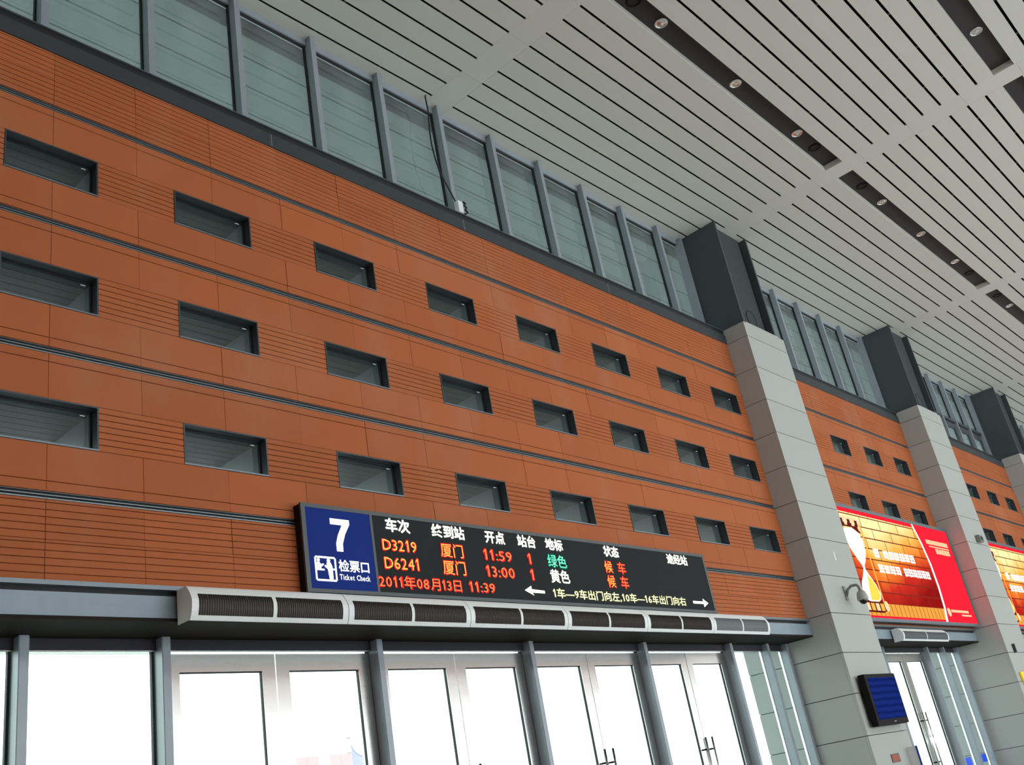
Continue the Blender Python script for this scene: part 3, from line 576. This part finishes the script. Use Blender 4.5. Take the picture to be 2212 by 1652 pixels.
def billboard(dx, x0, x1, label):
    y = -0.10; T = thing('billboard', (x0+x1)/2, 0.1, -10.13, label, 'billboard', 'red lit billboards between the pillars')
    boxes('light_box', 'led_frame', [(x0, x1, y+0.03, 0.33, -10.12, -4.36)], T)
    boxes('box_frame', 'frame_lip', [(x0, x1, y-0.02, y+0.1, -4.52, -4.34), (x0, x1, y-0.02, y+0.1, -10.14, -9.98), (x0, x0+0.1, y-0.02, y+0.1, -9.98, -4.52), (x1-0.1, x1, y-0.02, y+0.1, -9.98, -4.52)], T)
    ya, yb, yc = y+0.02, y+0.012, y+0.004
    box('picture', 'a_brick', x0+0.1, 49.9+dx, ya, ya+0.01, -9.25, -4.72, T)
    box('picture_floor', 'a_wood', x0+0.1, 49.6+dx, ya, ya+0.01, -9.86, -9.25, T)
    boxes('picture_border', 'a_red', [(x0+0.1, 49.2+dx, ya-0.002, ya+0.01, -4.72, -4.52), (x0+0.1, 49.3+dx, ya-0.002, ya+0.01, -9.98, -9.86)], T)
    cv = [(48.75, -4.52), (49.27, -5.58), (49.58, -6.75), (49.60, -8.04), (49.42, -9.2), (49.05, -9.98)]
    cvr = [(48.98, -4.52), (49.50, -5.58), (49.82, -6.75), (49.86, -8.04), (49.68, -9.2), (49.35, -9.98)]
    poly('red_field', 'a_red', [(a+dx, z) for a, z in cvr] + [(x1-0.1, -9.98), (x1-0.1, -4.52)], yb, T, 0.006)
    poly('white_curve', 'a_white', [(a+dx, z) for a, z in cv] + [(a+dx, z) for a, z in reversed(cvr)], yb-0.004, T, 0.006)
    # hourglass
    def sm(pts): return [(a+dx, z) for a, z in pts]
    up = []; cxu, czu = 40.1, -6.0
    hgl = [(39.2, -5.7), (39.5, -5.55), (40.3, -5.55), (40.9, -5.75), (41.15, -6.15), (41.05, -6.7), (40.7, -7.15), (40.38, -7.42), (40.34, -7.6), (40.6, -7.9), (41.05, -8.35), (41.25, -8.75), (41.1, -9.05), (40.7, -9.2), (39.9, -9.22), (39.4, -9.1), (39.2, -8.7), (39.4, -8.3), (39.85, -7.9), (40.12, -7.6), (40.1, -7.42), (39.75, -7.1), (39.3, -6.6), (39.15, -6.1)]
    poly('hourglass_glass', 'a_white', sm(hgl), yb, T, 0.006)
    poly('hourglass_sand', 'a_sand', sm([(40.3, -7.9), (40.75, -8.15), (41.12, -8.6), (41.05, -8.98), (40.7, -9.13), (39.9, -9.13), (40.05, -8.6)]), yc, T, 0.006)
    poly('hourglass_cap', 'a_brown', sm([(38.9, -5.3), (40.6, -5.28), (41.15, -5.45), (41.2, -5.75), (40.9, -5.72), (40.3, -5.5), (39.4, -5.5), (38.9, -5.65)]), yb-0.003, T, 0.006)
    poly('hourglass_cap', 'a_cream', sm([(38.9, -4.98), (40.9, -4.95), (41.5, -5.1), (41.5, -5.3), (40.9, -5.22), (38.9, -5.25)]), yb-0.003, T, 0.006)
    for i in range(5): poly('cap_inlay', 'a_cream' if i % 2 else 'a_brown', sm([(39.1+0.42*i, -5.1), (39.4+0.42*i, -5.1), (39.4+0.42*i, -5.42), (39.1+0.42*i, -5.42)]), yc-0.003, T, 0.006)
    poly('hourglass_base', 'a_brown', sm([(38.8, -9.2), (41.2, -9.18), (41.5, -9.35), (41.45, -9.6), (40.9, -9.72), (38.8, -9.7)]), yb-0.003, T, 0.006)
    for i in range(4): poly('base_inlay', 'a_gold' if i % 2 else 'a_cream', sm([(39.1+0.55*i, -9.27), (39.5+0.55*i, -9.27), (39.5+0.55*i, -9.62), (39.1+0.55*i, -9.62)]), yc-0.003, T, 0.006)
    poly('hourglass_rod', 'a_gold', sm([(41.28, -5.25), (41.42, -5.25), (41.36, -9.3), (41.22, -9.3)]), yc-0.004, T, 0.006)
    poly('hourglass_foot', 'a_cream', sm(disc(41.5, -9.38, 0.26, 14)), yc-0.004, T, 0.006)
    poly('hourglass_rod', 'a_cream', sm(disc(41.2, -5.45, 0.22, 14)), yb-0.006, T, 0.006)
    # washed-out white slogan blocks, too blurred to read
    def glyphs(name, m, xa, xb, za, zb, n, seed):
        rr = random.Random(seed); bs = []; wd = (xb-xa)/n; h = zb-za
        for k in range(n):
            a = xa+wd*k
            for j in range(3): zz = za+h*(0.1+0.32*j+rr.uniform(-0.04, 0.04)); bs.append((a+0.05*wd, a+0.93*wd, yc-0.002, yc+0.004, zz, zz+0.2*h))
            for j in range(2): xx = a+wd*(0.15+0.45*j+rr.uniform(-0.05, 0.08)); bs.append((xx, xx+0.24*wd, yc-0.003, yc+0.003, za+h*rr.uniform(0, 0.12), zb-h*rr.uniform(0, 0.12)))
        boxes(name, m, bs, T)
    glyphs('slogan', 'a_white', 42.0+dx, 42.75+dx, -6.92, -6.42, 1, 1); glyphs('slogan', 'a_white', 43.2+dx, 47.45+dx, -6.92, -6.42, 6, 2)
    glyphs('slogan', 'a_white', 42.0+dx, 44.9+dx, -7.70, -7.22, 4, 3); glyphs('slogan', 'a_white', 45.3+dx, 49.0+dx, -7.70, -7.22, 6, 4)
    glyphs('small_title', 'a_cream', 50.2+dx, 53.65+dx, -5.55, -5.27, 12, 5); glyphs('small_title', 'a_cream', 50.5+dx, 53.64+dx, -5.70, -5.62, 16, 6); glyphs('small_title', 'a_cream', 51.3+dx, 53.55+dx, -6.07, -5.74, 5, 7)
    poly('round_mark', 'a_cream', sm(disc(50.05, -9.42, 0.24, 12)), yc, T, 0.006); glyphs('small_print', 'a_cream', 50.4+dx, 53.2+dx, -9.42, -9.26, 14, 8); glyphs('small_print', 'a_cream', 51.9+dx, 53.5+dx, -9.60, -9.50, 10, 9)
billboard(0, 36.75, 54.25, 'red and gold lit billboard with an hourglass, between the screen pillar and the next')
billboard(21.15, 58.5, 75.35, 'red and gold lit billboard with an hourglass, cut by the right edge')

# ------------------------------------------------------------------ things on the pillars
t = thing('flat_screen', 34.6, -1.3, -14.75, 'black flat screen with blue timetable page on the near stone pillar', 'screen')
box('screen_body', 'tv', 33.02, 36.15, -1.50, -1.22, -14.78, -12.78, t, bev=0.02)
box('wall_bracket', 'tv', 33.9, 35.3, -1.22, -1.104, -14.2, -13.3, t)
m = bpy.data.materials.new('timetable_page'); m.use_nodes = True; nt = m.node_tree; nt.nodes.clear()
o = nt.nodes.new('ShaderNodeOutputMaterial'); e = nt.nodes.new('ShaderNodeEmission'); tc = nt.nodes.new('ShaderNodeTexCoord'); wv = nt.nodes.new('ShaderNodeTexWave'); wv.bands_direction = 'Z'; wv.inputs['Scale'].default_value = 3.1; wv.inputs['Distortion'].default_value = 1.0; wv.inputs['Detail'].default_value = 3
rp = nt.nodes.new('ShaderNodeValToRGB'); rp.color_ramp.elements[0].color = (0.006, 0.016, 0.12, 1); rp.color_ramp.elements[0].position = 0.05; rp.color_ramp.elements[1].color = (0.011, 0.026, 0.19, 1); rp.color_ramp.elements[1].position = 0.7
nt.links.new(tc.outputs['Object'], wv.inputs['Vector']); nt.links.new(wv.outputs['Fac'], rp.inputs[0]); nt.links.new(rp.outputs[0], e.inputs[0]); nt.links.new(e.outputs[0], o.inputs[0]); M['page'] = m
box('display', 'page', 33.25, 36.05, -1.512, -1.50, -14.55, -12.93, t)
box('maker_badge', 'white', 34.65, 34.85, -1.515, -1.50, -14.68, -14.66, t)

c = thing('dome_camera', 34.66, -1.4, -10.0, 'grey domed security camera on a bracket arm, on the near stone pillar', 'camera')
box('wall_plate', 'cctv', 34.54, 34.78, -1.14, -1.1, -9.62, -9.0, c, bev=0.01)
tube('bracket_arm', 'cctv', [(34.66, -1.12, -9.45), (34.66, -1.25, -9.2), (34.66, -1.45, -9.08), (34.66, -1.68, -9.1), (34.66, -1.76, -9.2), (34.66, -1.78, -9.38)], 0.06, c, 10)
hs = place('camera_housing', lathe('camera_housing', 'cctv_white', [(0.001, 0.30), (0.10, 0.29), (0.17, 0.22), (0.21, 0.10), (0.23, 0.0), (0.235, -0.10), (0.22, -0.12), (0.001, -0.12)], 24), 34.66, -1.78, -9.66, c)
place('smoked_dome', lathe('smoked_dome', 'smoked', [(0.175*math.cos(a*math.pi/16), -0.175*math.sin(a*math.pi/16)) for a in range(9)], 24), 34.66, -1.78, -9.78, hs)

s = thing('alarm_plaque', 34.6, -1.12, -16.16, 'small dull red square plaque low on the near stone pillar', 'plaque'); box('plaque_face', 'red_plaque', 34.22, 34.98, -1.13, -1.1, -16.15, -15.88, s, bev=0.01)
box('plaque_rim', 'led_frame', 34.18, 35.02, -1.115, -1.1, -16.18, -15.85, s)
s = thing('projecting_sign', 35.9, -1.4, -16.8, 'narrow blue and white projecting sign low on the near stone pillar', 'sign')
box('sign_blade', 'whitep', 35.95, 36.02, -1.5, -1.1, -16.9, -15.7, s); box('sign_edge', 'blue', 35.93, 36.04, -1.54, -1.5, -16.9, -15.7, s)
s = thing('paper_tag', 34.77, -1.1, -7.85, 'tiny white paper tag high on the near stone pillar', 'tag'); box('tag_sheet', 'whitep', 34.72, 34.82, -1.108, -1.1, -7.85, -7.45, s)
s = thing('sensor_box', 56.5, -1.1, -5.26, 'small grey box fixed high on the second stone pillar', 'sensor'); box('sensor_case', 'cctv', 56.2, 56.85, -1.3, -1.04, -5.28, -4.84, s, bev=0.03); box('sensor_lens', 'smoked', 56.35, 56.7, -1.315, -1.3, -5.18, -4.95, s)
s = thing('conduit_bracket', 55.55, -1.1, -11.82, 'thin dark bracket on the second stone pillar below the billboard level', 'bracket'); box('bracket_strap', 'frame', 55.52, 55.6, -1.2, -1.04, -11.82, -11.35, s); box('bracket_foot', 'frame', 55.5, 55.8, -1.09, -1.04, -11.85, -11.8, s)
s = thing('yellow_sign', 55.6, -1.2, -13.8, 'bright yellow sign at the right edge, on the second stone pillar', 'sign'); poly('sign_face', 'yellow', [(54.95, -12.94), (56.6, -12.88), (56.6, -13.75), (55.1, -13.8)], -1.16, s, 0.1)
# loose cable with its switch box
s = thing('hanging_cable', 16.1, 0.75, 4.3, 'white switch box on a loose black cable hanging from the ceiling slot', 'cable')
cp = [(15.18, 0.63, 9.6), (15.18, 0.78, 9.2), (15.23, 0.8, 8.58), (15.12, 0.8, 7.6), (15.10, 0.8, 7.0), (15.16, 0.8, 6.4), (15.30, 0.8, 5.8), (15.55, 0.8, 5.35), (15.75, 0.8, 5.0), (15.88, 0.8, 4.75)]
tube('cord', 'cable', cp, 0.028, s)
box('switch_box', 'white', 15.85, 16.12, 0.68, 0.88, 4.28, 4.78, s, bev=0.02)
tube('loose_wire', 'cable', [(16.14, 0.7, 4.8), (16.24, 0.66, 4.72), (16.14, 0.66, 4.62), (16.26, 0.66, 4.54), (16.16, 0.66, 4.45), (16.28, 0.66, 4.34), (16.1, 0.66, 4.22)], 0.035, s)

# ------------------------------------------------------------------ outside: platform, canopy, boards
pf = thing('station_platform', 38, 60, -19.9, 'pale concrete platform outside the glass doors', 'platform'); box('paving', 'platform', -150, 300, 2.2, 300, -20.2, -19.8, pf)
cn = thing('platform_canopy', 38, 14, 9.6, 'slatted grey canopy soffit seen through the high windows', 'canopy')
k = 0; y = 2.25
while y < 34:
    box('soffit_strip', 'soffit', -60, 160, y, y+1.12, 9.75, 9.85, cn); y += 1.18
box('canopy_deck', 'soffit_line', -60, 160, 2.2, 34.5, 9.95, 10.3, cn)
def far(x, z, y=60.0):   # same bearing as a point 20 modules out, carried on to the far platform
    k = (y+18.475)/38.475; return -7.181+(x+7.181)*k, -15.856+(z+15.856)*k
nx0, nz1 = far(21.2, -10.85); nx1, nz0 = far(24.4, -13.4); pw, ph = (nx1-nx0)/5, (nz1-nz0)/4
nb = thing('notice_board', (nx0+nx1)/2, 60, -19.8, 'red and cream notice board on the far platform, seen through the first pair of doors', 'notice board')
for i in range(5):
    for j in range(4): box('poster', ('poster_red_glare', 'poster_cream_glare')[(i*2+j+(i*j) % 3) % 2], nx0+pw*i, nx0+pw*i+pw-0.05, 60.0, 60.1, nz0+ph*j, nz0+ph*j+ph-0.05, nb)
box('board_post', 'frame', nx0, nx0+0.3, 60.1, 60.4, -19.8, nz1, nb); box('board_post', 'frame', nx1-0.3, nx1, 60.1, 60.4, -19.8, nz1, nb)
bx0, bz1 = far(24.5, -10.75); bx1, bz0 = far(25.4, -12.6)
bs_ = thing('blue_platform_sign', (bx0+bx1)/2, 61, -19.8, 'blue platform sign paled as in glare with a white curve beside the red notice board', 'sign'); box('sign_plate', 'blue_glare', bx0, bx1, 60.9, 61.1, bz0, bz1, bs_)
poly('sign_curve', 'whitep', disc(bx1+0.1, bz1-0.3, 1.5, 24), 60.84, bs_, 0.04); box('sign_post', 'frame', (bx0+bx1)/2, (bx0+bx1)/2+0.25, 61.1, 61.3, -19.8, bz0, bs_)
